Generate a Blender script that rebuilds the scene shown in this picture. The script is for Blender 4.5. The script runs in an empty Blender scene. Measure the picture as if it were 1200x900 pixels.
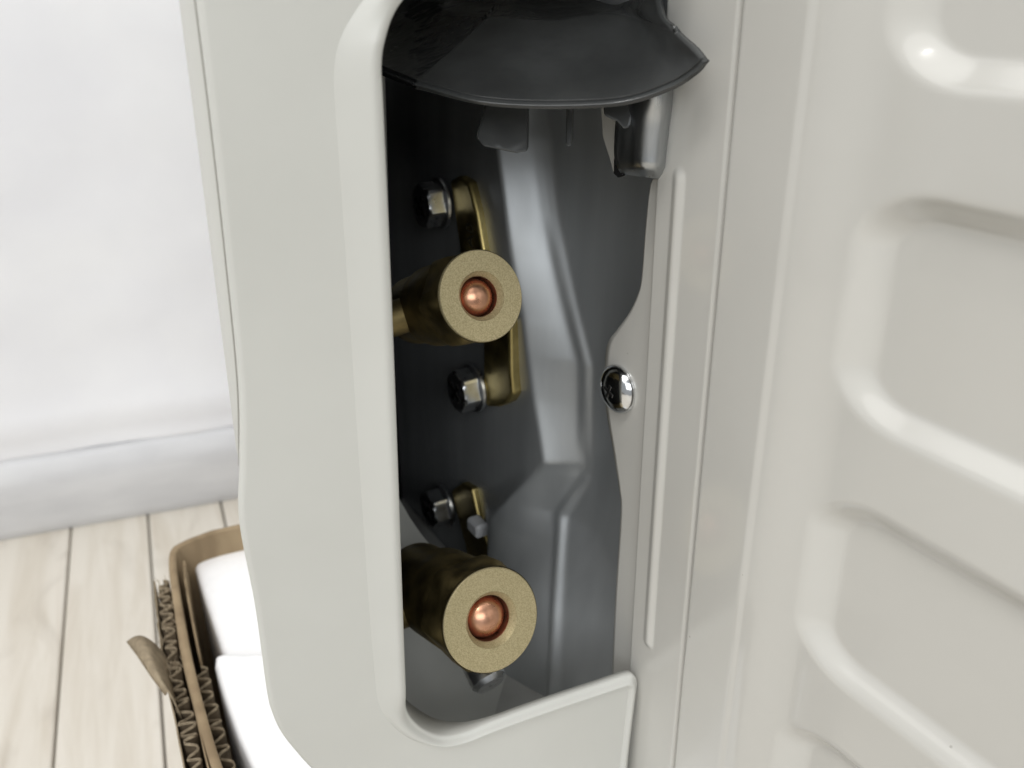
import bpy, math, random
import numpy as np
from mathutils import Vector, Matrix, noise
random.seed(7)
scene = bpy.context.scene
COL = scene.collection
R = math.radians

# ------------------------------------------------------------------ camera
FPX = 970.0; PITCH = R(25); CAMZ = 0.46
cam_d = bpy.data.cameras.new('camera'); cam = bpy.data.objects.new('camera', cam_d); COL.objects.link(cam)
cam.location = (0, 0, CAMZ); cam.rotation_euler = (R(90) - PITCH, 0, 0)
cam_d.sensor_width = 36; cam_d.lens = FPX / 1200 * 36
cam_d.clip_start = 0.005; cam_d.clip_end = 50
cam_d.dof.use_dof = True; cam_d.dof.focus_distance = 0.215; cam_d.dof.aperture_fstop = 17
scene.camera = cam

# ------------------------------------------------------------------ room light
w = bpy.data.worlds.new('World'); scene.world = w; w.use_nodes = True
bg = w.node_tree.nodes['Background']
bg.inputs[0].default_value = (0.95, 0.98, 1.0, 1); bg.inputs[1].default_value = 0.34

def area(name, loc, target, sx, sy, power, col=(1, 0.985, 0.96)):
    d = bpy.data.lights.new(name, 'AREA'); d.shape = 'RECTANGLE'; d.size = sx; d.size_y = sy
    d.energy = power; d.color = col
    o = bpy.data.objects.new(name, d); COL.objects.link(o)
    o.location = loc
    o.rotation_euler = (Vector(target) - Vector(loc)).to_track_quat('-Z', 'Y').to_euler()
    return o
area('ceiling_panel_light', (-0.9, -0.1, 2.3), (-0.1, 0.25, 0.3), 3.0, 2.4, 36)
area('ceiling_tube_light', (-0.75, -0.55, 2.3), (0.0, 0.2, 0.3), 0.10, 0.45, 5)
area('ceiling_tube_light', (-0.45, -0.75, 2.3), (0.0, 0.2, 0.3), 0.10, 0.45, 5)

area('front_fill_light', (0.15, -2.6, 1.75), (0.0, 0.2, 0.35), 2.4, 1.4, 36, (0.96, 0.985, 1.0))  # added fill behind the camera, lifts the faces turned towards it

vs_ = scene.view_settings
vs_.view_transform = 'Standard'; vs_.look = 'None'; vs_.exposure = 0.13; vs_.gamma = 1.0
vs_.use_curve_mapping = False
scene.render.engine = 'CYCLES'

# ------------------------------------------------------------------ pixel rays and reference planes
FW = Vector((0, math.cos(PITCH), -math.sin(PITCH))); UP = Vector((0, math.sin(PITCH), math.cos(PITCH)))
RT = Vector((1, 0, 0)); CAM = Vector((0, 0, CAMZ)); ZZ = Vector((0, 0, 1))
def ray(x, y): return FW + RT * ((x - 600) / FPX) - UP * ((y - 450) / FPX)
def at_depth(x, y, d): return CAM + ray(x, y) * d
def hit(x, y, p, n):
    r = ray(x, y); return CAM + r * ((p - CAM).dot(n) / r.dot(n))
YU, YV = R(68), R(-31)
U = Vector((math.sin(YU), math.cos(YU), 0)); NF = Vector((U.y, -U.x, 0))
V = Vector((-math.sin(YV), -math.cos(YV), 0)); NS = Vector((V.y, -V.x, 0))
P0 = at_depth(460, 450, 0.185)
O = hit(745, 795, P0, NF); O0 = Vector((O.x, O.y, 0)); OS = O - NS * .003; OS0 = Vector((OS.x, OS.y, 0))
def fuz(x, y, off=0.0):              # pixel -> (u, z) on the valve cover's face
    p = hit(x, y, O + NF * off, NF); return ((p - O).dot(U), p.z)
def fw_(u, z, h): return O0 + U * u + ZZ * z + NF * h
def svz(x, y, off=0.0):              # pixel -> (v, z) on the side panel (or a plane parallel to it)
    p = hit(x, y, OS + NS * off, NS); return ((p - OS).dot(V), p.z)
def sw_(v, z, h): return OS0 + V * v + ZZ * z + NS * h
def floor_hit(x, y, z=0.0): return hit(x, y, Vector((0, 0, z)), ZZ)

# ------------------------------------------------------------------ materials
def mat(name, col, rough=0.5, metal=0.0, spec=0.5, coat=0.0):
    m = bpy.data.materials.new(name); m.use_nodes = True
    b = m.node_tree.nodes['Principled BSDF']
    b.inputs['Base Color'].default_value = (*col, 1); b.inputs['Roughness'].default_value = rough
    b.inputs['Metallic'].default_value = metal; b.inputs['Specular IOR Level'].default_value = spec
    b.inputs['Coat Weight'].default_value = coat
    return m
def N(m, t, **kw):
    n = m.node_tree.nodes.new(t)
    for k, v in kw.items():
        if k.startswith('i_'): n.inputs[k[2:].replace('_', ' ')].default_value = v
        else: setattr(n, k, v)
    return n
def L(m, a, b): m.node_tree.links.new(a, b)
def vary(m, c1, c2, scale=60, detail=4, stretch=(1, 1, 1), lo=0.35, hi=0.65, rough=None, bump=0, bscale=None, bdist=0.0005):
    """noise-mixed colour, optional roughness range and bump"""
    b = m.node_tree.nodes['Principled BSDF']
    tc = N(m, 'ShaderNodeTexCoord'); mp = N(m, 'ShaderNodeMapping'); mp.inputs['Scale'].default_value = stretch
    L(m, tc.outputs['Object'], mp.inputs[0])
    nz = N(m, 'ShaderNodeTexNoise', i_Scale=scale, i_Detail=detail); L(m, mp.outputs[0], nz.inputs['Vector'])
    cr = N(m, 'ShaderNodeValToRGB'); cr.color_ramp.elements[0].position = lo; cr.color_ramp.elements[1].position = hi
    cr.color_ramp.elements[0].color = (*c1, 1); cr.color_ramp.elements[1].color = (*c2, 1)
    L(m, nz.outputs[0], cr.inputs[0]); L(m, cr.outputs[0], b.inputs['Base Color'])
    if rough:
        mr = N(m, 'ShaderNodeMapRange'); mr.inputs[1].default_value = 0.3; mr.inputs[2].default_value = 0.7
        mr.inputs[3].default_value = rough[0]; mr.inputs[4].default_value = rough[1]
        L(m, nz.outputs[0], mr.inputs[0]); L(m, mr.outputs[0], b.inputs['Roughness'])
    if bump:
        n2 = N(m, 'ShaderNodeTexNoise', i_Scale=bscale or scale, i_Detail=3); L(m, mp.outputs[0], n2.inputs['Vector'])
        bp = N(m, 'ShaderNodeBump', i_Strength=bump, i_Distance=bdist)
        L(m, n2.outputs[0], bp.inputs['Height']); L(m, bp.outputs[0], b.inputs['Normal'])
    return m
M = {}
M['plastic'] = vary(mat('beige_plastic', (.6, .58, .52), .42), (.575, .575, .54), (.60, .60, .565), 22, 5, rough=(.36, .5), bump=.12, bscale=2500, bdist=.0001)
M['paint'] = vary(mat('beige_paint', (.58, .56, .5), .22, coat=.3), (.572, .561, .525), (.597, .586, .55), 18, 4, rough=(.13, .22), bump=.10, bscale=350, bdist=.00006)
M['zinc'] = vary(mat('galvanised_steel', (.5, .52, .54), .34, .68), (.47, .49, .505), (.60, .62, .63), 55, 6, (1, 1, .12), .3, .7, rough=(.42, .56), bump=.08, bscale=800, bdist=.0001)
M['zinc_bare'] = vary(mat('bare_bent_steel', (.4, .41, .42), .34, 1), (.36, .375, .385), (.50, .515, .525), 420, 5, (1, 1, .1), .3, .7, rough=(.26, .40))
M['brass'] = vary(mat('cast_brass', (.55, .42, .2), .42, 1), (.38, .30, .12), (.52, .42, .18), 120, 5, rough=(.3, .5), bump=.3, bscale=900, bdist=.0002)
M['brass_dark'] = vary(mat('tarnished_brass', (.2, .15, .06), .5, .9), (.13, .10, .042), (.27, .21, .092), 140, 5, rough=(.4, .6), bump=.3, bscale=900, bdist=.0002)
M['brass_face'] = vary(mat('matt_brass_face', (.4, .32, .18), .55, .55), (.36, .305, .165), (.52, .445, .27), 3000, 2, lo=.38, hi=.62, rough=(.45, .62), bump=.25, bscale=4200, bdist=.00006)
M['copper'] = vary(mat('copper', (.6, .34, .25), .3, .92), (.50, .255, .155), (.64, .355, .235), 260, 4, rough=(.24, .34))
M['chrome'] = mat('bright_zinc_screw', (.72, .73, .74), .14, 1)
M['bolt'] = vary(mat('plated_bolt', (.6, .61, .62), .3, 1), (.56, .57, .58), (.66, .67, .68), 300, 3, rough=(.26, .36))
M['black'] = vary(mat('dark_grey_plastic', (.016, .017, .017), .3), (.05, .052, .052), (.088, .091, .091), 34, 7, rough=(.12, .22), bump=.5, bscale=70, bdist=.0016)
def specks(m, amount=.80, scale=120):
    b = m.node_tree.nodes['Principled BSDF']; src = b.inputs['Base Color'].links[0].from_socket
    tc = N(m, 'ShaderNodeTexCoord'); vo = N(m, 'ShaderNodeTexVoronoi', i_Scale=scale); L(m, tc.outputs['Object'], vo.inputs['Vector'])
    lt = N(m, 'ShaderNodeMath', operation='LESS_THAN'); lt.inputs[1].default_value = .034; L(m, vo.outputs['Distance'], lt.inputs[0])
    sp = N(m, 'ShaderNodeSeparateColor'); L(m, vo.outputs['Color'], sp.inputs[0])
    gt = N(m, 'ShaderNodeMath', operation='GREATER_THAN'); gt.inputs[1].default_value = amount; L(m, sp.outputs[0], gt.inputs[0])
    ml = N(m, 'ShaderNodeMath', operation='MULTIPLY'); L(m, lt.outputs[0], ml.inputs[0]); L(m, gt.outputs[0], ml.inputs[1])
    m2 = N(m, 'ShaderNodeMath', operation='MULTIPLY'); L(m, ml.outputs[0], m2.inputs[0]); m2.inputs[1].default_value = .42
    mx = N(m, 'ShaderNodeMix', data_type='RGBA'); L(m, m2.outputs[0], mx.inputs[0]); L(m, src, mx.inputs[6]); mx.inputs[7].default_value = (.16, .14, .11, 1)
    L(m, mx.outputs[2], b.inputs['Base Color'])
specks(M['paint']); specks(M['plastic'], .88, 60)
M['shade_black'] = mat('interior_shade_black', (.016, .016, .016), .95, spec=.1)  # near-black for added surfaces that stand in for shade
M['recess'] = mat('recess_shade', (.12, .12, .12), .4, 1)  # dark tone stands for the shade inside the cross recesses
M['white_nylon'] = mat('white_nylon', (.75, .76, .78), .45)
M['basepan'] = vary(mat('base_pan_paint', (.5, .5, .48), .35), (.46, .46, .44), (.54, .54, .52), 60)
M['ink'] = mat('dark_casting_mark', (.03, .025, .012), .7)
M['foam'] = vary(mat('white_polystyrene', (.9, .9, .91), .7), (.90, .90, .91), (.93, .93, .94), 180, 3, bump=.06, bscale=260, bdist=.0006)
M['card'] = vary(mat('brown_cardboard', (.36, .26, .15), .85, spec=.2), (.235, .172, .105), (.33, .25, .155), 90, 5, (1, 1, .3), bump=.15, bscale=400, bdist=.0004)
M['card_torn'] = vary(mat('torn_cardboard_paper', (.42, .34, .24), .9, spec=.1), (.22, .175, .12), (.36, .295, .205), 300, 5, lo=.3, hi=.7)
M['hem'] = vary(mat('shade_grey_hem', (.66, .66, .69), .75, spec=.15), (.61, .61, .622), (.68, .68, .69), 14, 5, (1, 1, 3))  # greyed base colour carries the shade on the lower band
M['flute'] = vary(mat('shaded_fluting_paper', (.1, .075, .05), .9, spec=.1), (.055, .042, .028), (.12, .092, .062), 200, 4)  # walls coloured dark to give the shade inside the cells
M['cloth'] = vary(mat('white_backdrop', (.80, .80, .82), .8, spec=.15), (.82, .82, .845), (.87, .87, .885), 9, 5, bump=.3, bscale=14, bdist=.004)

def wood(name, seed):
    m = mat(name, (.6, .55, .47), .42)
    b = m.node_tree.nodes['Principled BSDF']
    tc = N(m, 'ShaderNodeTexCoord'); mp = N(m, 'ShaderNodeMapping')
    mp.inputs['Location'].default_value = (seed * 1.7, seed * 3.1, 0); mp.inputs['Scale'].default_value = (9, .9, 1)
    L(m, tc.outputs['Object'], mp.inputs[0])
    n1 = N(m, 'ShaderNodeTexNoise', i_Scale=7, i_Detail=8, i_Roughness=.6, i_Distortion=.8); L(m, mp.outputs[0], n1.inputs['Vector'])
    mp2 = N(m, 'ShaderNodeMapping'); mp2.inputs['Location'].default_value = (seed * 5.3, seed * .9, 0); mp2.inputs['Scale'].default_value = (4, 1.6, 1)
    L(m, tc.outputs['Object'], mp2.inputs[0])
    n2 = N(m, 'ShaderNodeTexNoise', i_Scale=4.5, i_Detail=4, i_Distortion=1.5); L(m, mp2.outputs[0], n2.inputs['Vector'])
    r1 = N(m, 'ShaderNodeValToRGB'); r1.color_ramp.elements[0].position = .3; r1.color_ramp.elements[1].position = .6
    r1.color_ramp.elements[0].color = (.60, .545, .46, 1); r1.color_ramp.elements[1].color = (.70, .655, .58, 1)
    L(m, n1.outputs[0], r1.inputs[0])
    r2 = N(m, 'ShaderNodeValToRGB'); r2.color_ramp.elements[0].position = .28; r2.color_ramp.elements[1].position = .45
    r2.color_ramp.elements[0].color = (.86, .85, .84, 1); r2.color_ramp.elements[1].color = (1, 1, 1, 1)
    L(m, n2.outputs[0], r2.inputs[0])
    mx = N(m, 'ShaderNodeMix', data_type='RGBA', blend_type='MULTIPLY'); mx.inputs[0].default_value = 1
    L(m, r1.outputs[0], mx.inputs[6]); L(m, r2.outputs[0], mx.inputs[7]); L(m, mx.outputs[2], b.inputs['Base Color'])
    return m

# ------------------------------------------------------------------ mesh helpers
def mesh(name, verts, faces, m, parent=None, smooth=True, base=None, solid=0, offset=-1):
    me = bpy.data.meshes.new(name); me.from_pydata([tuple(v) for v in verts], [], faces); me.update()
    if smooth: me.polygons.foreach_set('use_smooth', [True] * len(me.polygons))
    me.materials.append(M[m] if isinstance(m, str) else m)
    o = bpy.data.objects.new(name, me); COL.objects.link(o)
    if parent:
        o.parent = parent
        if base is None: base = parent.get('_b')
        o.matrix_parent_inverse = Matrix.Translation(Vector(parent.location)).inverted()
    if solid:
        s = o.modifiers.new('thickness', 'SOLIDIFY'); s.thickness = solid; s.offset = offset
    return o
def sharp(o, deg=35):
    o.data.set_sharp_from_angle(angle=R(deg)); return o
def thing(name, loc, label, cat, group=None):
    o = bpy.data.objects.new(name, None); COL.objects.link(o); o.location = loc; o.empty_display_size = .02
    o['label'] = label; o['category'] = cat
    if group: o['group'] = group
    return o
def tag(o, label, cat): o['label'] = label; o['category'] = cat; return o
class MB:
    def __init__(s): s.v = []; s.f = []
    def add(s, vs, fs):
        k = len(s.v); s.v += list(vs); s.f += [tuple(i + k for i in f) for f in fs]
    def grid(s, rows, flip=False, close=False):
        k = len(s.v); n = len(rows[0])
        for r in rows: s.v += list(r)
        for i in range(len(rows) - 1):
            for j in range(n if close else n - 1):
                a, b = k + i * n + j, k + i * n + (j + 1) % n
                c, d = b + n, a + n
                s.f.append((a, d, c, b) if flip else (a, b, c, d))
    def lathe(s, c, frame, prof, seg=48, hexr=None):
        X, Y, A = frame; rows = []
        for r, a in prof:
            row = []
            for i in range(seg):
                t = 2 * math.pi * i / seg
                row.append(c + A * a + (X * math.cos(t) + Y * math.sin(t)) * r)
            rows.append(row)
        s.grid(rows, close=True)
    def box(s, c, ax, ay, az, sx, sy, sz, bev=0.0):
        # bevelled box: chamfered along all edges through an 8-corner cage split in 24 verts
        if bev <= 0:
            vs = [c + ax * (i * sx / 2) + ay * (j * sy / 2) + az * (k * sz / 2) for k in (-1, 1) for j in (-1, 1) for i in (-1, 1)]
            s.add(vs, [(0, 2, 3, 1), (4, 5, 7, 6), (0, 1, 5, 4), (2, 6, 7, 3), (0, 4, 6, 2), (1, 3, 7, 5)]); return
        idx = {}; vs = []
        for i in (-1, 1):
            for j in (-1, 1):
                for k in (-1, 1):
                    for d in range(3):
                        h = [sx / 2 - bev, sy / 2 - bev, sz / 2 - bev]; h[d] += bev
                        idx[(i, j, k, d)] = len(vs)
                        vs.append(c + ax * (i * h[0]) + ay * (j * h[1]) + az * (k * h[2]))
        fs = []
        for sgn in (-1, 1):
            fs.append([idx[(sgn, j, k, 0)] for j, k in ((-1, -1), (1, -1), (1, 1), (-1, 1))][::sgn])
            fs.append([idx[(i, sgn, k, 1)] for i, k in ((-1, -1), (-1, 1), (1, 1), (1, -1))][::sgn])
            fs.append([idx[(i, j, sgn, 2)] for i, j in ((-1, -1), (1, -1), (1, 1), (-1, 1))][::sgn])
        for a in (-1, 1):
            for b in (-1, 1):
                fs.append([idx[(-1, a, b, 1)], idx[(1, a, b, 1)], idx[(1, a, b, 2)], idx[(-1, a, b, 2)]])
                fs.append([idx[(a, -1, b, 0)], idx[(a, 1, b, 0)], idx[(a, 1, b, 2)], idx[(a, -1, b, 2)]])
                fs.append([idx[(a, b, -1, 0)], idx[(a, b, 1, 0)], idx[(a, b, 1, 1)], idx[(a, b, -1, 1)]])
        for i in (-1, 1):
            for j in (-1, 1):
                for k in (-1, 1): fs.append([idx[(i, j, k, d)] for d in range(3)])
        s.add(vs, fs)
    def build(s, name, m, parent=None, smooth=True, **kw):
        o = mesh(name, s.v, s.f, m, parent, smooth, **kw)
        import bmesh
        bm = bmesh.new(); bm.from_mesh(o.data); bmesh.ops.recalc_face_normals(bm, faces=bm.faces); bm.to_mesh(o.data); bm.free()
        return o
def frame_of(A):
    A = A.normalized(); X = A.cross(ZZ).normalized(); Y = X.cross(A).normalized(); return (X, Y, A)
def catmull(pts, n):
    """resample a poly-line of tuples with a centripetal-ish Catmull-Rom, n samples per span"""
    P = [np.array(p, float) for p in pts]; P = [2 * P[0] - P[1]] + P + [2 * P[-1] - P[-2]]
    out = []
    for i in range(1, len(P) - 2):
        for k in range(n):
            t = k / n
            a, b, c, d = P[i - 1], P[i], P[i + 1], P[i + 2]
            out.append(.5 * (2 * b + (c - a) * t + (2 * a - 5 * b + 4 * c - d) * t * t + (3 * b - a - 3 * c + d) * t ** 3))
    out.append(P[-2]); return out
def sstep(a, b, x):
    t = np.clip((x - a) / (b - a), 0, 1); return t * t * (3 - 2 * t)

# ================================================================== floor of pale planks
floor = mesh('floor', [(-3, -1.5, -.012), (3, -1.5, -.012), (3, 3, -.012), (-3, 3, -.012)], [(0, 1, 2, 3)], mat('seam_filler', (.10, .085, .07), .9)); floor['kind'] = 'structure'
sa, sb = floor_hit(83, 622), floor_hit(174, 615)
pdir = (floor_hit(83, 622) - floor_hit(63, 900)).normalized()
pdir = (pdir + (floor_hit(173, 605) - floor_hit(192, 900)).normalized()).normalized()
pper = Vector((pdir.y, -pdir.x, 0)); PW = abs((sb - sa).dot(pper)); ang = math.atan2(pper.y, pper.x)
woods = [wood('pale_wood_grain', k) for k in range(5)]
def plank_mesh(k, ln):
    mb = MB(); mb.box(Vector((0, 0, -.006)), Vector((1, 0, 0)), Vector((0, 1, 0)), ZZ, PW - .0016, ln - .0016, .012, .0012)
    o = mb.build('plank', woods[k], floor, smooth=False); return o
protos = [plank_mesh(k, 1.8) for k in range(5)]; used = [False] * 5
for i in range(-16, 14):
    c = sa + pper * (PW * (i + .5)); k = (i * 3 + 1) % 5
    for seg_i in (0, 1):
        if used[k]:
            p = protos[k].copy(); COL.objects.link(p); p.parent = floor
        else: p = protos[k]; used[k] = True
        p.matrix_parent_inverse = Matrix()
        off = ((i * .53) % 1.0) * .3 + .35 - 1.8 * seg_i
        q = c + pdir * off; p.location = (q.x, q.y, 0); p.rotation_euler = (0, 0, ang + math.pi * ((i + seg_i) % 2))

# ================================================================== white backdrop behind
ba, bb = floor_hit(0, 632), floor_hit(285, 582)
bu = (bb - ba); bu.z = 0; bu.normalize(); bn = Vector((bu.y, -bu.x, 0))
bd = thing('backdrop_screen', ba + bu * .1, 'white hanging fabric screen ending in a hem at the plank floor', 'screen')
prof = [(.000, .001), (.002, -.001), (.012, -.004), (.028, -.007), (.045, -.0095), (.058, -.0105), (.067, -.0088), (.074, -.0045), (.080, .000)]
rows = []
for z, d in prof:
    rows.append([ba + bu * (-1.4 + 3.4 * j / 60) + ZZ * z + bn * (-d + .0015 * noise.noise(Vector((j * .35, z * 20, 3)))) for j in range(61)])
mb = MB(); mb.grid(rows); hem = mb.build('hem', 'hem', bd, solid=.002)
rows = []
for i in range(61):
    z = .080 + 1.7 * (i / 60) ** 1.5
    row = []
    for j in range(121):
        s = -1.4 + 3.4 * j / 120
        d = .011 * noise.noise(Vector((s * 5, z * 3.2, 1))) * min(1, (z - .078) * 12) + .0025 * noise.noise(Vector((s * 14, z * 26, 5))) + .004 * math.exp(-((z - .112) / .012) ** 2)
        row.append(ba + bu * s + ZZ * z + bn * d)
    rows.append(row)
mb = MB(); mb.grid(rows); mb.build('fabric_sheet', 'cloth', bd, solid=.001)

# ================================================================== cardboard tray and polystyrene
RIM = 0.218
def rimp(x, y, z=RIM): p = floor_hit(x, y, z); return (p.x, p.y)
tray = thing('cardboard_tray', (*rimp(200, 650, 0), 0), 'torn brown corrugated cardboard packing tray around white foam on plank floor', 'cardboard box')
path = catmull([rimp(420, 585), rimp(285, 613), rimp(240, 624), rimp(211, 636), rimp(201, 643), rimp(197.5, 655), rimp(199, 680), rimp(205, 720), rimp(214, 770), rimp(228, 830), rimp(248, 900), rimp(290, 1010), rimp(330, 1140)], 10)
def offs(pth, d):
    out = []
    for i, p in enumerate(pth):
        a, b = pth[max(i - 1, 0)], pth[min(i + 1, len(pth) - 1)]
        t = b - a; t = t / np.linalg.norm(t); out.append(p + np.array([-t[1], t[0]]) * d)   # + = into the tray
    return out
def wall(name, pth, d0, d1, ztop, m, parent, zbot=0.0):
    a, b = offs(pth, d0), offs(pth, d1); mb = MB(); rows = []
    zt = ztop if callable(ztop) else (lambda i: ztop)
    n = len(pth); r = min(.0005, abs(d1 - d0) * .3)
    for P_, z_ in ((a, 0), (a, -r), (b, -r), (b, 0)):
        pass
    rows.append([Vector((p[0], p[1], zbot)) for p in a])
    rows.append([Vector((p[0], p[1], zt(i) - r)) for i, p in enumerate(a)])
    rows.append([Vector((p[0] + (q[0] - p[0]) * .08, p[1] + (q[1] - p[1]) * .08, zt(i))) for i, (p, q) in enumerate(zip(a, b))])
    rows.append([Vector((p[0] + (q[0] - p[0]) * .92, p[1] + (q[1] - p[1]) * .92, zt(i))) for i, (p, q) in enumerate(zip(a, b))])
    rows.append([Vector((p[0], p[1], zt(i) - r)) for i, p in enumerate(b)])
    rows.append([Vector((p[0], p[1], zbot)) for p in b])
    mb.grid(rows); return mb.build(name, m, parent)
tray_wall = wall('tray_wall', path, 0, .0034, lambda i: RIM + .0004 * noise.noise(Vector((i * .2, 0, 0))), 'card', tray)
wall('inner_liner', path[48:], .0058, .0068, lambda i: RIM - .004 + .003 * noise.noise(Vector((i * .4, 3, 0))) - (.012 if i > 30 else 0), 'card', tray)
def flute(name, pth, d0, d1, ztop, depth, per, m, parent):
    """corrugated medium between two liners, standing on its edge"""
    s = [0]
    for a, b in zip(pth[:-1], pth[1:]): s.append(s[-1] + np.linalg.norm(b - a))
    tot = s[-1]; n = int(tot / per * 10); top = []; bot = []
    for k in range(n + 1):
        q = tot * k / n; i = max(j for j in range(len(s)) if s[j] <= q + 1e-9); i = min(i, len(pth) - 2)
        t = (q - s[i]) / (s[i + 1] - s[i]); p = pth[i] * (1 - t) + pth[i + 1] * t
        tn = pth[i + 1] - pth[i]; tn = tn / np.linalg.norm(tn); nn = np.array([-tn[1], tn[0]])
        wv = math.sin(2 * math.pi * q / per + .9 * noise.noise(Vector((q * 60, 1, 0))) + 1.3 * noise.noise(Vector((q * 23, 8, 0)))); wv = wv * (1.25 - .25 * wv * wv)
        d = (d0 + d1) / 2 + (d1 - d0) / 2 * (.74 + .30 * noise.noise(Vector((q * 90, 4, 0))) + .35 * noise.noise(Vector((q * 38, 11, 0)))) * wv; p = p + nn * d
        zt = ztop - .0014 - .0026 * noise.noise(Vector((q * 150, 7, 0)))
        top.append(Vector((p[0], p[1], zt))); bot.append(Vector((p[0], p[1], zt - depth)))
    mb = MB(); mb.grid([bot, top]); o = mb.build(name, 'flute', parent, solid=.0004, offset=0)
    mb = MB(); rows = [[], [], []]
    for k, p in enumerate(top):
        a, b = top[max(k - 1, 0)], top[min(k + 1, len(top) - 1)]; t = (b - a); t.z = 0; t.normalize(); nn = Vector((-t.y, t.x, 0))
        ww = .00036 + .0003 * noise.noise(Vector((k * .8, 2, 0)))
        rows[0].append(p + nn * ww - ZZ * .0006); rows[1].append(p + ZZ * (.0004 + .0005 * noise.noise(Vector((k * 1.3, 5, 0))))); rows[2].append(p - nn * ww - ZZ * .0006)
    mb.grid(rows); mb.build('torn_edge', m, o)
    return o
pl = [np.array(q) for q in catmull([rimp(190, 672), rimp(195, 720), rimp(203, 775), rimp(216, 830), rimp(231, 900), rimp(262, 1010), rimp(300, 1140)], 10)]
flute('fluting', pl, -.0034, .0030, RIM - .0025, .07, .0062, 'card_torn', tray)
wall('outer_liner', pl, -.0042, -.0036, lambda i: RIM - .003 + .004 * noise.noise(Vector((i * .5, 9, 0))), 'card_torn', tray)
wall('middle_liner', pl, .0032, .0038, lambda i: RIM - .001 + .002 * noise.noise(Vector((i * .5, 4, 0))), 'card', tray)
pi_ = [np.array(q) for q in catmull([rimp(222, 768), rimp(229, 800), rimp(242, 850), rimp(258, 900), rimp(292, 1010)], 10)]
flute('fluting', pi_, .000, .0065, RIM - .006, .05, .0075, 'card_torn', tray)
# torn flap of outer paper peeling away
fl = []
base_pts = [(197, 770), (202, 800), (209, 830), (214, 842)]
tips = [(148, 752), (160, 768), (178, 795), (193, 815)]
for k in range(9):
    t = k / 8; row = []
    for b_, t_ in zip(base_pts, tips):
        pb = floor_hit(*b_, RIM - .006); pt = floor_hit(*t_, RIM + .004); q = pb.lerp(pt, t); q.z += .007 * math.sin(math.pi * t) + .001 * noise.noise(Vector((k, b_[1], 0)))
        row.append(q)
    fl.append(row)
mb = MB(); mb.grid(fl); mb.build('torn_flap', 'card_torn', tray, solid=.0006)
# frayed paper fibres on the torn edge
mb = MB()
for k in range(46):
    p = pl[random.randrange(0, 22)]; q = Vector((p[0] + random.uniform(-.004, .004), p[1] + random.uniform(-.003, .003), RIM - .004))
    d = Vector((random.uniform(-1, .3), random.uniform(-.3, 1), random.uniform(.3, 1.4))).normalized() * random.uniform(.002, .0055)
    s_ = Vector((.00025, .0001, 0))
    mb.add([q - s_, q + s_, q + d], [(0, 1, 2)])
fr = mb.build('paper_fibres', 'card_torn', tray); fr['kind'] = 'stuff'

FT = 0.204
def slab(name, pts, ztop, zbot, m, parent, rad=.004, rows_=4):
    """closed outline (xy) with a rounded top edge"""
    n = len(pts); cx = sum(p[0] for p in pts) / n; cy = sum(p[1] for p in pts) / n
    nrm = []
    for i in range(n):
        a, b = pts[i - 1], pts[(i + 1) % n]; tx, ty = b[0] - a[0], b[1] - a[1]; l = math.hypot(tx, ty) or 1
        nrm.append((-ty / l, tx / l))
    area2 = sum(pts[i][0] * pts[(i + 1) % n][1] - pts[(i + 1) % n][0] * pts[i][1] for i in range(n))
    sg = 1 if area2 > 0 else -1
    rows = [[Vector((p[0], p[1], zbot)) for p in pts]]
    for k in range(rows_ + 1):
        a = math.pi / 2 * k / rows_; d = rad * (1 - math.cos(a)); h = ztop - rad + rad * math.sin(a)
        rows.append([Vector((p[0] + q[0] * d * sg, p[1] + q[1] * d * sg, h)) for p, q in zip(pts, nrm)])
    mb = MB(); mb.grid(rows, close=True); k0 = len(mb.v) - n
    top = list(mb.v[k0:]); kk = len(mb.v); mb.v += [t.copy() for t in top]; mb.f.append(tuple(range(kk, kk + n)))
    return mb.build(name, m, parent)
foam = thing('polystyrene_block', (*rimp(300, 700, .06), .0), 'stepped white polystyrene packing block under the beige unit inside the cardboard tray', 'foam packing')
f1 = [rimp(x, y, FT) for x, y in [(700, 560), (500, 582), (290, 629), (250, 637), (236, 643), (229, 652), (228, 664), (236, 690), (250, 732), (262, 768), (290, 850), (340, 900), (700, 900)]]
f1 = [tuple(q) for q in f1]
slab('foam_block', f1, FT, .0, 'foam', foam, .003)
f2 = [rimp(x, y, FT + .006) for x, y in [(700, 760), (262, 764), (252, 768), (251, 778), (262, 815), (278, 860), (296, 900), (345, 1010), (390, 1100), (700, 1100)]]
slab('foam_step', f2, FT + .006, FT - .06, 'foam', foam, .003)

# ================================================================== the outdoor unit
UB = Vector((0.03, 0.27, FT + .006))
unit = thing('outdoor_unit', UB, 'beige air conditioner outdoor unit with open valve recess and ribbed side panel', 'air conditioner')

# ---- moulded valve cover: left column and sill round the opening
edge = [(727, 1000), (737, 890), (746, 815), (747, 803), (744, 796), (736, 796), (700, 808), (655, 823), (612, 838), (575, 852), (545, 864), (520, 868), (500, 863), (484, 851), (476, 836), (474.5, 815), (473, 780), (470, 700), (463, 500), (455, 300), (447, 120), (445, 85), (446, 62), (450, 44), (458, 22), (470, 2), (486, -14), (506, -28), (540, -46), (620, -72), (720, -92), (860, -112)]
crs = [(716, 1000), (727, 895), (735, 825), (736, 811), (735, 806), (730, 805), (700, 815), (655, 830), (612, 845), (575, 858), (545, 870), (520, 875), (496, 871), (474, 862), (456, 846), (444, 826), (440, 800), (433, 720), (418, 500), (405, 300), (393, 130), (391, 92), (394, 62), (402, 38), (416, 14), (434, -10), (456, -32), (484, -50), (530, -68), (620, -92), (720, -112), (860, -130)]
sub = 4
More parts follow.
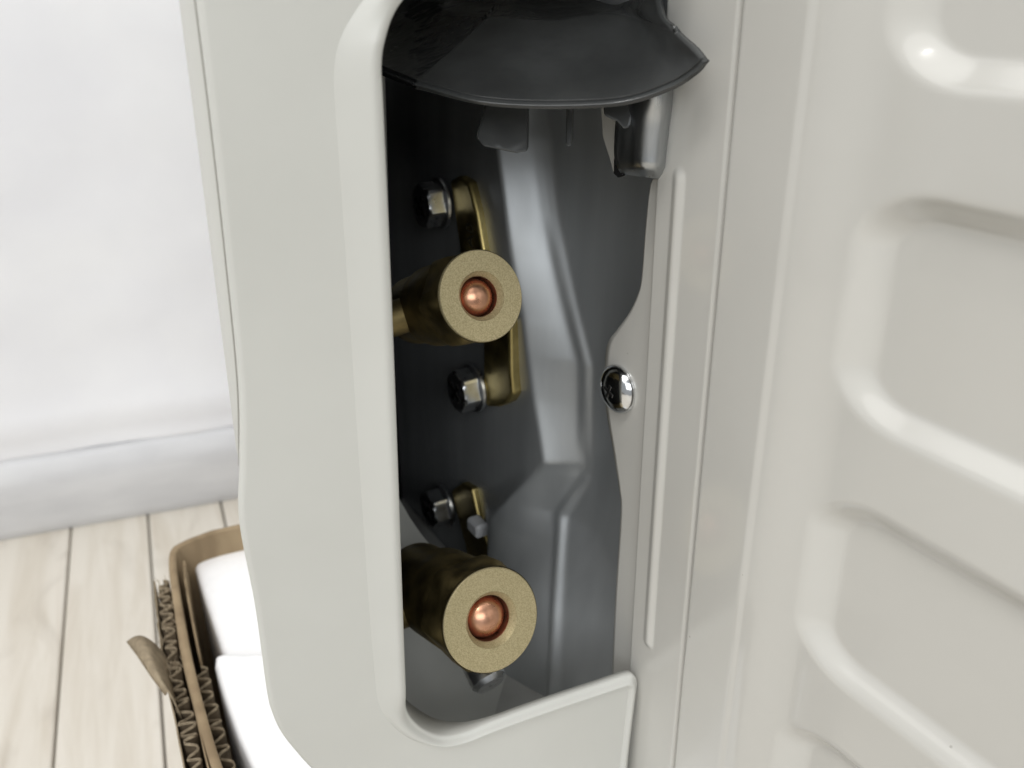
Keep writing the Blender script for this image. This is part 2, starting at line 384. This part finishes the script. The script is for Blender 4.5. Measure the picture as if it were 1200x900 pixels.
eg = catmull([fuz(*p, .0016 if 15 <= i else (.0 if i < 12 else .0004 * (i - 11))) for i, p in enumerate(edge)], sub); cg = catmull([fuz(*p) for p in crs], sub)
outer = [(860, -190), (500, -190), (228, -170), (232, -60), (240, 0), (258, 150), (274, 300), (288, 450), (289.5, 540), (287.5, 590), (291, 630), (307, 713), (320, 810), (326, 836), (336, 858), (352, 879), (371, 900), (400, 925), (440, 945), (520, 968), (620, 985)]
og = catmull([fuz(*p) for p in outer], 5)
mb = MB()
ring = [fw_(c[0], c[1], 0) for c in cg] + [fw_(o[0], o[1], 0) for o in og]
mb.add(ring, [tuple(range(len(ring)))])
# lip: from crease, rolling down to the opening edge, then returning inwards
n_e = len(eg); rows = []
NP = 9
widths = [math.hypot(c[0] - e[0], c[1] - e[1]) for c, e in zip(cg, eg)]
def lip(i, t):
    c, e = cg[i], eg[i]; wd = widths[i]
    if wd > .0045:
        k = min(1, (wd - .0045) / .003)
    else: k = 0
    wide = .0030 * (t + .06 * math.exp(-t * 9) - .06) - .0012 * max(0, (t - .90) / .10) ** 2 ; nar = .0011 * math.sin(math.pi * min(1, t * 1.15)) - .0007 * t ** 6
    return fw_(c[0] + (e[0] - c[0]) * t, c[1] + (e[1] - c[1]) * t, nar * (1 - k) + wide * k)
for k in range(NP):
    t = k / (NP - 1); rows.append([lip(i, t) for i in range(n_e)])
last = rows[-1]
cen = fw_(*fuz(610, 450), 0)
def inward(p, dd, back):
    return p + (NF * -back)
en = []
for i in range(n_e):
    a, b = last[max(i - 1, 0)], last[min(i + 1, n_e - 1)]; t = (b - a).normalized(); en.append(t.cross(NF).normalized())
sgn = 1 if (cen - last[70]).dot(en[70]) > 0 else -1
for d, bk in ((.0003, .0002), (.0005, .0006), (.0005, .0012)):
    rows.append([p + n_ * sgn * d - NF * bk for p, n_ in zip(last, en)])
def rdep(i): t = i / sub; return .0028 + .0072 * float(sstep(8.5, 12.5, t)) + .008 * float(sstep(14, 17, t))
rows.append([p + n_ * sgn * .0002 - NF * rdep(i) for i, (p, n_) in enumerate(zip(last, en))])
rows.append([p - n_ * sgn * .0022 - NF * rdep(i) for i, (p, n_) in enumerate(zip(last, en))])
rows.append([p - n_ * sgn * .0030 - NF * .0024 for p, n_ in zip(last, en)])
mb.grid(rows)
# outer side: small roll, then the flank running away from the viewer
BACK = Vector((0.10, 0.995, 0))
on = []
o3 = [fw_(o[0], o[1], 0) for o in og]
for i in range(len(o3)):
    a, b = o3[max(i - 1, 0)], o3[min(i + 1, len(o3) - 1)]; t = (b - a).normalized(); q = t.cross(NF).normalized(); on.append(q)
if (o3[40] - cen).dot(on[40]) < 0: on = [-q for q in on]
rows = []
for k in range(7):
    a = math.pi / 2 * k / 6; r = .0014
    rows.append([p + q * (r * math.sin(a) - 0) - NF * (r * (1 - math.cos(a))) for p, q in zip(o3, on)])
rows.append([p + q * .0012 + BACK * .05 for p, q in zip(o3, on)])
rows.append([p - q * .004 + BACK * .11 for p, q in zip(o3, on)])
mb.grid(rows)
cover = mb.build('valve_cover', 'plastic', unit); cover['label'] = 'beige moulded plastic cover round the open valve recess'
# fine parting bead of the mould on the sill end and small mould scar are left to the bump

# ---- front casing: rounded pillar just outside the cover's edge
mb = MB(); rows = []
u_e = fuz(215, 0)[0]; u_b = fuz(283, 540)[0]
ztop, zbot = .60, .325
prof = []
for k in range(13):
    a = math.pi / 2 * k / 12; r = .018
    prof.append((r * (1 - math.sin(a)), -r * (1 - math.cos(a))))       # du from silhouette, h
for zz in np.linspace(zbot, ztop, 24):
    t = (zz - zbot) / (ztop - zbot); us = fuz(283, 540)[0] + (fuz(215, 0)[0] - fuz(283, 540)[0]) * (zz - fuz(283, 540)[1]) / (fuz(215, 0)[1] - fuz(283, 540)[1])
    sh = .014 * (1 - sstep(zbot, zbot + .03, zz))
    row = [fw_(us + .030, zz, -.0036)] + [fw_(us + du + sh, zz, -.0034 + h) for du, h in prof]
    e = row[-1]; row += [e + Vector((-.012, .10, 0)), e + Vector((-.02, .2, 0))]
    rows.append(row)
mb.grid(rows); mb.build('front_casing', 'plastic', unit)['label'] = 'pale rounded casing edge behind the valve cover'

# ---- flank of the casing behind the cover
fa = fw_(-.090, 0, -.010)
fb, fc = fa + Vector((-.016, .13, 0)), fa + Vector((-.022, .235, 0)); fd = fc + Vector((.05, .03, 0))
mb = MB(); mb.grid([[p + ZZ * zz for p in (fa, fb, fc, fd)] for zz in np.linspace(FT + .004, .60, 8)])
mb.build('casing_flank', 'plastic', unit, solid=.0015, offset=0)

# ---- thin dark strip standing in for shade in the joint between cover and casing
mb = MB(); rows = []
for i in range(12, 42):
    p, q = o3[i], on[i]; c = p + q * .0015 - NF * .0028; th = (.00017 if i < 38 else .00017 * (42 - i) / 4)
    rows.append([c + q * (th * math.cos(a)) + NF * (th * 2.0 * math.sin(a)) for a in [2 * math.pi * k / 8 for k in range(8)]])
mb.grid(rows, close=True); mb.build('joint_shade_strip', mat('joint_shade_grey', (.34, .33, .30), .8), unit)

# ---- side panel: flange contour on the left, bead, groove, bend and pressed pockets
cont = [svz(*p) for p in [(712, 800), (716, 700), (722, 605), (720, 575), (713, 530), (707, 497), (703.5, 470), (703, 440), (704, 415), (708, 400), (717, 388), (732, 367), (742, 345), (746, 325), (750, 270), (754, 230), (757, 214), (764, 206), (785, 200), (800, 120), (806, 60), (815, 0)]]
cont = sorted([(z, v) for v, z in catmull(cont, 4)])
cz = np.array([c[0] for c in cont]); cv = np.array([c[1] for c in cont])
def skew(z): return (.460 - z) * .026 - .0030
def rrect(x, y, x0, x1, y0, y1, r):
    cx, cy = (x0 + x1) / 2, (y0 + y1) / 2; qx = np.abs(x - cx) - (x1 - x0) / 2 + r; qy = np.abs(y - cy) - (y1 - y0) / 2 + r
    return np.hypot(np.maximum(qx, 0), np.maximum(qy, 0)) + np.minimum(np.maximum(qx, qy), 0) - r
POCK = [(.189 + .0643 * k, .189 + .0643 * k + .0465) for k in range(-1, 6)]
def hpanel(v, z):
    x = v - skew(z)
    h = -.0022 * (1 - sstep(-.0095, -.0078, x))                                   # flange sits a little lower
    # bead
    d = rrect(x, z, -.0022, .0018, svz(745, 742)[1], svz(786, 196)[1], .0019)
    h = h + .0009 * (1 - sstep(-.0022, .0006, d))
    # groove then the main sheet set a little proud
    h = h - .0030 * np.exp(-((x - .0148) / .00065) ** 2) + .0010 * sstep(.0150, .0168, x)
    h = h - .0004 * sstep(.0325, .0350, x) - .0026 * sstep(.0335, .052, x)
    for z0, z1 in POCK:
        d = rrect(np.where(x < .075, 0.075 + (x - .075) * .70, x), z, .0565, .215, z0, z1, .0115)
        h = h - .0038 * sstep(.0010, -.0052, d)
    h = h + .0006 * np.sin(z * 31 + x * 20) * sstep(.03, .08, x)
    return h
zs = np.linspace(.205, .60, 560)
vfix = np.concatenate([np.linspace(-.0096, .006, 46), np.linspace(.0063, .0125, 8), np.linspace(.0128, .0172, 20), np.linspace(.0178, .032, 9), np.linspace(.0325, .0395, 22), np.linspace(.0405, .072, 46), np.linspace(.0735, .205, 66)])
vv = np.zeros((len(zs), 10 + len(vfix)))
for i, z in enumerate(zs):
    c0 = np.interp(z, cz, cv); a = -.0100 + skew(z)
    c0 = min(c0, a - .0005) if c0 < .0 else c0
    if c0 < a: vv[i, :10] = np.linspace(c0, a, 10); vv[i, 10:] = vfix + skew(z)
    else:
        f = vfix + skew(z); vv[i, :10] = c0 - 1e-5 * np.arange(10)[::-1]; vv[i, 10:] = np.maximum(f, c0 + 1e-6 * np.arange(len(f)))
hh = hpanel(vv, zs[:, None])
mb = MB(); rows = [[sw_(vv[i, j], zs[i], hh[i, j]) for j in range(vv.shape[1])] for i in range(len(zs))]
mb.grid(rows)
panel = mesh('side_panel', mb.v, mb.f, 'paint', unit, solid=.0009, offset=0); panel['label'] = 'glossy beige painted steel side panel with pressed pockets'

# ---- galvanised mounting plate with slanting pressed ribs
POFF = -.0045; PDROP = -.0150
def poly_sd(x, y, P):
    d = np.full(x.shape, 1e9); s = np.ones(x.shape); n = len(P)
    for i in range(n):
        ax, ay = P[i]; bx, by = P[i - 1]; ex, ey = bx - ax, by - ay; wx, wy = x - ax, y - ay
        t = np.clip((wx * ex + wy * ey) / (ex * ex + ey * ey), 0, 1); d = np.minimum(d, (wx - ex * t) ** 2 + (wy - ey * t) ** 2)
        c1 = y >= ay; c2 = y < by; c3 = ex * wy > ey * wx
        s = np.where((c1 & c2 & c3) | (~c1 & ~c2 & ~c3), -s, s)
    return s * np.sqrt(d)
R1 = [svz(*p, POFF) for p in [(540, 60), (618, 60), (640, 150), (652, 250), (672, 340), (692, 425), (688, 560), (640, 562), (628, 470), (616, 380), (600, 300), (582, 180)]]
R2 = [svz(*p, POFF) for p in [(592, 590), (640, 572), (655, 590), (672, 660), (692, 790), (700, 860), (640, 860), (612, 720), (600, 640)]]
pv = np.concatenate([np.linspace(-.235, -.125, 40), np.linspace(-.124, .004, 260)]); pz = np.linspace(.205, .56, 480)
PV, PZ = np.meshgrid(pv, pz)
def line_v(pts, off):
    q = sorted((z, v) for v, z in [svz(*p, off) for p in pts]); return np.interp(PZ, [a for a, b in q], [b for a, b in q])
vR = line_v([(600, 0), (640, 160), (652, 250), (672, 340), (692, 425), (689, 560), (676, 596), (686, 650), (698, 720), (712, 800), (718, 860)], POFF + PDROP)
vL = line_v([(560, 0), (583, 180), (600, 300), (614, 380), (624, 470), (636, 545), (592, 600), (600, 660), (612, 740), (628, 830), (636, 860)], POFF)
tt = (PV - vL) / (vR - vL)
ph = PDROP * np.clip(tt, 0, 1)
ph = ph + .0022 * np.exp(-((PV - vR) / .0018) ** 2)
zw = svz(660, 570, POFF)[1]
wst = np.exp(-((PZ - zw) / .008) ** 2)
ph = ph * (1 - .45 * wst) + (PDROP * sstep(-.2, 1.0, tt)) * .45 * wst
dz = np.maximum(0, zw - PZ)
ph = ph + .30 * dz * (1 - np.exp(-dz / .008)) * sstep(-.7, .4, tt) * (1 - .6 * sstep(.8, 2.0, tt))
for _ in range(4):
    ph[1:-1, 1:-1] = (ph[1:-1, 1:-1] * 2 + ph[:-2, 1:-1] + ph[2:, 1:-1] + ph[1:-1, :-2] + ph[1:-1, 2:]) / 6
# the plate bows away towards the compressor side
ph = ph + .0005 * np.sin(PZ * 60 + PV * 25)
mb = MB(); mb.grid([[sw_(PV[i, j], PZ[i, j], POFF + ph[i, j]) for j in range(len(pv))] for i in range(len(pz))])
plate = mesh('mounting_plate', mb.v, mb.f, 'zinc', unit, solid=.0012, offset=-1); plate['label'] = 'galvanised steel plate with slanting pressed ribs'
# folded ear of the plate under the grip
mb = MB(); rows = []
earL = [(741, 96), (736, 120), (723, 136), (720, 160), (720, 186), (727, 202), (735, 205)]
earR = [(792, 96), (791, 120), (789, 140), (786, 165), (783, 190), (781, 206), (779, 211)]
for (a, b) in zip(catmull(earL, 3), catmull(earR, 3)):
    row = []
    for k in range(13):
        t = k / 12; x = a[0] + (b[0] - a[0]) * t; y = a[1] + (b[1] - a[1]) * t + 4 * math.sin(math.pi * t) * (1 if y > 190 else 0) if k else a[1]
        y = a[1] + (b[1] - a[1]) * t
        off = .0080 - .0062 * max(0, (t - .42) / .58) ** 1.6 - .004 * max(0, (t - .9) / .1) - .0045 * max(0, (y - 196) / 16)
        p = hit(x, y, OS + NS * off, NS); row.append(p)
    rows.append(row)
mb.grid(rows); mb.build('folded_ear', 'zinc_bare', plate, solid=.0011, offset=1)

mb = MB(); tg = [(704, 118), (716, 118), (724, 140), (721, 185), (718.5, 201), (716, 190), (706.5, 160)]
a3 = [hit(x, y, OS + NS * .0015, NS) for x, y in tg]; b3 = [p - NS * .001 for p in a3]; n3 = len(tg)
mb.add(a3 + b3, [tuple(range(n3)), tuple(range(2 * n3 - 1, n3 - 1, -1))] + [(i, (i + 1) % n3, n3 + (i + 1) % n3, n3 + i) for i in range(n3)])
mb.build('panel_tongue', 'paint', panel, smooth=False)
mb = MB(); tg = [(719.5, 186), (728, 199), (729, 206), (724, 208), (719, 203)]
a3 = [hit(x, y, OS + NS * .0062, NS) for x, y in tg]; b3 = [p - NS * .001 for p in a3]; n3 = len(tg)
mb.add(a3 + b3, [tuple(range(n3)), tuple(range(2 * n3 - 1, n3 - 1, -1))] + [(i, (i + 1) % n3, n3 + (i + 1) % n3, n3 + i) for i in range(n3)])
mb.build('notch_shade_patch', 'shade_black', plate, smooth=False)  # black patch standing in for the dark notch by the ear

# ---- black sheets added to keep the recess dark, and the base pan
def q4(name, a, b, c, d, m, parent, solid=0): return mesh(name, [a, b, c, d], [(0, 1, 2, 3)], m, parent, smooth=False, solid=solid)
lin = MB()
l0 = fw_(-.0735, 0, -.0152)
l1 = sw_(-.150, 0, 0) + NS * .05; l2 = sw_(-.225, 0, POFF - .012)
pth3 = [l0 + Vector((-.003, -.001, 0)), l0 + Vector((-.008, .05, 0)), Vector((-.056, .300, 0)), l2]
rows = []
for zz in np.linspace(.212, .575, 12): rows.append([p + ZZ * zz for p in pth3])
lin.grid(rows); lin.build('shade_liner', 'shade_black', unit, smooth=False, solid=.002)  # added lining that makes the interior read as shadow
roof = [fw_(-.100, .575, .002 - .004), fw_(.0, .575, -.004), sw_(-.02, .575, -.01), sw_(-.235, .575, -.01), fw_(-.11, .575, -.1)]
mesh('recess_light_stop', roof, [tuple(range(5))], 'shade_black', unit, smooth=False, solid=.002)  # unseen roof added to keep light from above out
pb = svz(595, 812, POFF)
ZB = .224
base = [fw_(-.084, ZB, -.012), fw_(.004, ZB, -.006), sw_(-.005, ZB, POFF), sw_(-.225, ZB, POFF), fw_(-.058, ZB, -.125)]
slab('base_pan', [(p.x, p.y) for p in base], ZB, FT + .003, 'basepan', unit, .002)

a_, b_ = floor_hit(455, 802, ZB), floor_hit(572, 789, ZB); d_ = Vector((b_.x - a_.x, b_.y - a_.y, 0)).normalized(); e_ = Vector((-d_.y, d_.x, 0))
blk = [a_ - d_ * .002, b_, sw_(-.12, 0, POFF + .03), sw_(-.19, 0, POFF + .012), fw_(-.056, 0, -.12)]
slab('shade_block', [(p.x, p.y) for p in blk], .258, ZB - .002, 'shade_black', unit, .004)  # added black block, darkens the back of the recess floor

# ---- grip moulding above the valves
def dpt(x, y, d): return at_depth(x, y, d)
cols = 8
G = [  # rows from the back of the top face down to the rim: (x, y, depth)
 [(452, -75, .245), (570, -58, .232), (600, -50, .236), (640, -48, .236), (700, -48, .232), (728, -40, .222), (745, -32, .206), (765, -34, .190)],
 [(448, -20, .240), (584, 1, .214), (606, 2, .214), (645, 4, .215), (708, 1, .212), (734, 4, .203), (752, 12, .192), (774, 16, .183)],
 [(446, 14, .232), (572, 20, .205), (602, 22, .2045), (648, 24, .2045), (712, 16, .2025), (744, 22, .195), (768, 32, .186), (790, 38, .178)],
 [(444, 44, .222), (536, 54, .199), (594, 55, .1975), (646, 58, .197), (722, 52, .195), (760, 50, .1885), (785, 50, .181), (805, 52, .174)],
 [(442, 66, .211), (503, 82, .192), (580, 91, .190), (642, 96, .1895), (730, 92, .188), (778, 80, .183), (803, 70, .177), (817, 64, .1715)],
 [(440, 80, .203), (486, 98, .187), (562, 117, .1845), (640, 122, .1835), (728, 118, .182), (784, 101, .178), (812, 85, .173), (826, 73, .1695)],
 [(440, 81, .204), (486, 100, .1885), (562, 120, .186), (640, 125, .185), (728, 121, .1835), (784, 104, .1795), (812, 88, .1745), (826, 76, .171)],
]
def near(a, b, t): return tuple(p + (q - p) * t for p, q in zip(a, b))
G = [[row[0], near(row[1], row[0], .12), row[1], near(row[1], row[2], .15)] + row[2:] for row in G]
G = G[:2] + [[near(a, b, .15) for a, b in zip(G[2], G[1])], G[2], [near(a, b, .12) for a, b in zip(G[2], G[3])]] + G[3:5] + G[5:]
rows = [catmull(r, 6) for r in G]
grid = []
for j in range(len(rows[0])): grid.append(catmull([r[j] for r in rows], 6))
verts = [[dpt(*grid[j][i]) for j in range(len(grid))] for i in range(len(grid[0]))]
mb = MB(); mb.grid(verts)
grip = mb.build('grip', 'black', unit, solid=.0014, offset=-1); grip['label'] = 'dark grey flared plastic grip above the valves'
for p in grip.data.polygons[:1]:
    if p.normal.dot(-FW) < 0: grip.data.flip_normals()
def tab(px, d, th, m, name, parent):
    a = [dpt(x, y, d) for x, y in px]; b = [dpt(x, y, d) + BACK * th for x, y in px]; n = len(px)
    mb = MB(); mb.add(a + b, [tuple(range(n)), tuple(range(2 * n - 1, n - 1, -1))] + [(i, (i + 1) % n, n + (i + 1) % n, n + i) for i in range(n)])
    o = mb.build(name, m, parent, smooth=False)
    bv = o.modifiers.new('bevel', 'BEVEL'); bv.width = .0006; bv.segments = 2; return o
tab([(570, 105), (619, 105), (618, 178), (606, 180), (566, 172), (557, 160), (566, 132)], .205, .004, 'black', 'grip_tab', grip)
tab([(664, 105), (672, 105), (670, 172), (663, 172)], .205, .010, 'black', 'grip_rib', grip)
tab([(706, 110), (747, 105), (745, 122), (738, 150), (731, 152), (722, 142), (708, 136)], .1935, .006, 'black', 'grip_hook', grip)

# ---- screws and bolts
def cross_screw(name, c, A, r, h, parent, rot=0.0, m='chrome'):
    fr = frame_of(A); X, Y, A = fr
    prof = [(r * .98, -.0002), (r, .0004), (r * .985, h * .22), (r * .93, h * .45), (r * .80, h * .68), (r * .60, h * .86), (r * .34, h * .97), (.0001, h)]
    mb = MB(); mb.lathe(c, fr, prof, 56); o = mb.build(name, m, parent)
    mb = MB()
    for k in range(2):
        a = rot + k * math.pi / 2; ax = X * math.cos(a) + Y * math.sin(a); ay = A.cross(ax)
        mb.box(c + A * (h * .86), ax, ay, A, r * .60, r * .15, h * .30, .0001)
    mb.build('cross_recess', 'recess', o, smooth=False); return o
def hex_bolt(c, A, r, parent, rot=0.2):
    """hex head with rounded top, cross recess and serrated washer face"""
    fr = frame_of(A); X, Y, A = fr; mb = MB()
    mb.lathe(c, fr, [(.0002, 0), (r * 1.10, 0), (r * 1.14, r * .08), (r * 1.12, r * .20), (r * .9, r * .26)], 40)
    # hex body: superellipse-free plain hex with chamfered top
    rows = []
    for hh_, cap in ((r * .16, 9), (r * .80, 9), (r * .92, .98), (r * 1.0, .88), (r * 1.04, .74), (r * 1.05, .55), (r * 1.05, .02)):
        row = []
        for i in range(72):
            a = 2 * math.pi * i / 72; ah = ((a - rot) % (math.pi / 3)) - math.pi / 6
            row.append(c + A * hh_ + (X * math.cos(a) + Y * math.sin(a)) * min(r * .88 / math.cos(ah), r * cap))
        rows.append(row)
    mb.grid(rows, close=True); o = sharp(mb.build('bolt', 'bolt', parent), 24)
    mb = MB()
    for k in range(2):
        a = rot + .4 + k * math.pi / 2; ax = X * math.cos(a) + Y * math.sin(a); ay = A.cross(ax)
        mb.box(c + A * (r * 1.0), ax, ay, A, r * 1.0, r * .22, r * .16, .0001)
    mb.build('cross_recess', 'recess', o, smooth=False)
    return o
sc = svz(720.5, 457); hs = float(hpanel(np.array(sc[0]), np.array(sc[1])))
cross_screw('panel_screw', sw_(sc[0], sc[1], hs + .0004), NS, 0.0073, .0042, unit, rot=.35)

# ---- service valves
def slanted_slab(pxs, off0, off1, name, m, parent, bev=.0012):
    """outline on a plane parallel to the plate, extruded towards the viewer's left"""
    a = [sw_(*svz(x, y, off1), off1) for x, y in pxs]; b = [p - NS * (off1 - off0) for p in a]; n = len(a)
    mb = MB(); mb.add(a + b, [tuple(range(n)), tuple(range(2 * n - 1, n - 1, -1))] + [(i, (i + 1) % n, n + (i + 1) % n, n + i) for i in range(n)])
    o = mb.build(name, m, parent, smooth=True)
    bv = o.modifiers.new('bevel', 'BEVEL'); bv.width = bev; bv.segments = 3; bv.limit_method = 'ANGLE'; sharp(o, 60); return o
def valve(c, A, r, tabs, bolts, label):
    fr = frame_of(A); X, Y, A = fr
    mb = MB()       # body: round barrel behind the nut, a cross stem and the long spindle barrel
    mb.lathe(c, fr, [(r * .90, -r * .8), (r * .96, -r * 1.0), (r * .96, -r * 2.3), (r * .85, -r * 2.5), (r * .85, -r * 3.6), (r * .6, -r * 3.8), (r * .02, -r * 3.8)], 48)
    side = (NS * .93 + ZZ * -.1 - A * .2).normalized(); f2 = frame_of(side)
    cb = c - A * (r * 2.3)
    mb.lathe(cb, f2, [(r * .42, 0), (r * .42, r * 1.3), (r * .52, r * 1.35), (r * .52, r * 2.0), (r * .45, r * 2.1), (r * .01, r * 2.1)], 40)
    body = mb.build('service_valve', 'brass_dark', unit); sharp(body, 40); body['label'] = label
    # flare nut: hex skirt with a round chamfered face
    mb = MB(); rows = []
    for a_, rr, hx in ((-r * 1.05, .84, 0), (-r * 1.0, .93, .4), (-r * .9, 1.0, 1), (-r * .30, 1.0, 1), (-r * .20, .985, .5), (-r * .10, .975, 0), (-r * .03, 1.0, 0), (0.0, 1.0, 0)):
        row = []
        for i in range(96):
            t = 2 * math.pi * i / 96; ah = (t % (math.pi / 3)) - math.pi / 6
            rh = min(.955 / math.cos(ah), 1.075); rad = r * rr * (1 * (1 - hx) + rh * hx)
            row.append(c + A * a_ + (X * math.cos(t) + Y * math.sin(t)) * rad)
        rows.append(row)
    mb.grid(rows, close=True); nut = sharp(mb.build('flare_nut', 'brass_dark', body), 28)
    mb = MB(); mb.lathe(c, fr, [(r * .985, -.0004), (r * .985, .0003), (r * .965, .0006), (r * .535, .0006), (r * .52, .0003)], 96)
    face = sharp(mb.build('nut_face', 'brass_face', body), 40)
    mb = MB(); mb.lathe(c, fr, [(r * .522, .0004), (r * .47, -r * .04), (r * .435, -r * .10)], 64); mb.build('nut_bevel', 'brass_face', body)
    mb = MB(); mb.lathe(c, fr, [(r * .437, -r * .09), (r * .435, -r * .35), (r * .433, -r * .6), (r * .2, -r * .68)], 64)
    prof = []
    for k in range(13):
        a = math.pi / 2 * k / 12; prof.append((r * .42 * math.cos(a) + .00001, -r * .36 + r * .36 * math.sin(a)))
    mb.lathe(c, fr, [(r * .42, -r * .58)] + prof, 64)
    mb.build('copper_cap', 'copper', body)
    for t in tabs: slanted_slab(t, POFF - .002, POFF + .0036, 'fixing_lug', 'brass', body)
    for (bx, by, off, br) in bolts:
        hex_bolt(sw_(*svz(bx, by, POFF + off), POFF + off), NS, br, body)
    return body
def axis(yaw, el):
    y, e = R(yaw), R(el); return Vector((-math.sin(y) * math.cos(e), -math.cos(y) * math.cos(e), math.sin(e)))
AX = axis(-31, 22)
v1 = valve(at_depth(563.5, 347, .2115), AX, .0120,
      [[(527, 212), (536, 206), (549, 214), (558, 250), (566, 300), (574, 350), (545, 350), (538, 290)],
       [(566, 380), (597, 375), (598, 440), (600, 462), (594, 472), (583, 477), (570, 477), (566, 460)]],
      [(517, 238, .0036, .0084), (557, 454, .0036, .0084)], 'smaller upper brass service valve with copper cap in its mouth')
v2 = valve(at_depth(575.5, 726, .238), AX, .0153,
      [[(528, 575), (540, 566), (552, 573), (560, 610), (575, 650), (585, 700), (555, 700), (545, 640)]],
      [(522, 592, .0036, .0088)], 'larger lower brass service valve with copper cap in its mouth')
# nylon clip on the lower lug
mb = MB(); nc = sw_(*svz(560, 617, POFF + .006), POFF + .006)
mb.box(nc, V, ZZ, NS, .009, .0062, .006, .001); mb.build('nylon_clip', 'white_nylon', v2, smooth=False)
# drain stub seen under the larger valve
mb = MB(); dc = at_depth(566, 785, .262); mb.lathe(dc, frame_of(axis(-31, -25)), [(.001, -.006), (.0058, -.006), (.0058, .004), (.0045, .0055), (.0005, .0055)], 32)
sharp(mb.build('drain_stub', 'bolt', v2), 40)
# casting mark on the upper lug
cu = bpy.data.curves.new('casting_mark', 'FONT'); cu.body = 'A0'; cu.size = .0075; cu.extrude = .00005; cu.align_x = 'CENTER'; cu.align_y = 'CENTER'
to = bpy.data.objects.new('casting_mark_text', cu); COL.objects.link(to)
dg = bpy.context.evaluated_depsgraph_get(); tm = bpy.data.meshes.new_from_object(to.evaluated_get(dg)); bpy.data.objects.remove(to)
tp = sw_(*svz(551, 276, POFF + .0038), POFF + .0038)
mx = Matrix((( -ZZ.x, V.x, NS.x, tp.x), (-ZZ.y, V.y, NS.y, tp.y), (-ZZ.z, V.z, NS.z, tp.z), (0, 0, 0, 1)))
mx = Matrix(((ZZ.x, -V.x, NS.x, tp.x), (ZZ.y, -V.y, NS.y, tp.y), (ZZ.z, -V.z, NS.z, tp.z), (0, 0, 0, 1)))
tm.transform(mx); tm.materials.clear(); tm.materials.append(M['ink'])
t_o = bpy.data.objects.new('casting_mark', tm); COL.objects.link(t_o); t_o.parent = v1
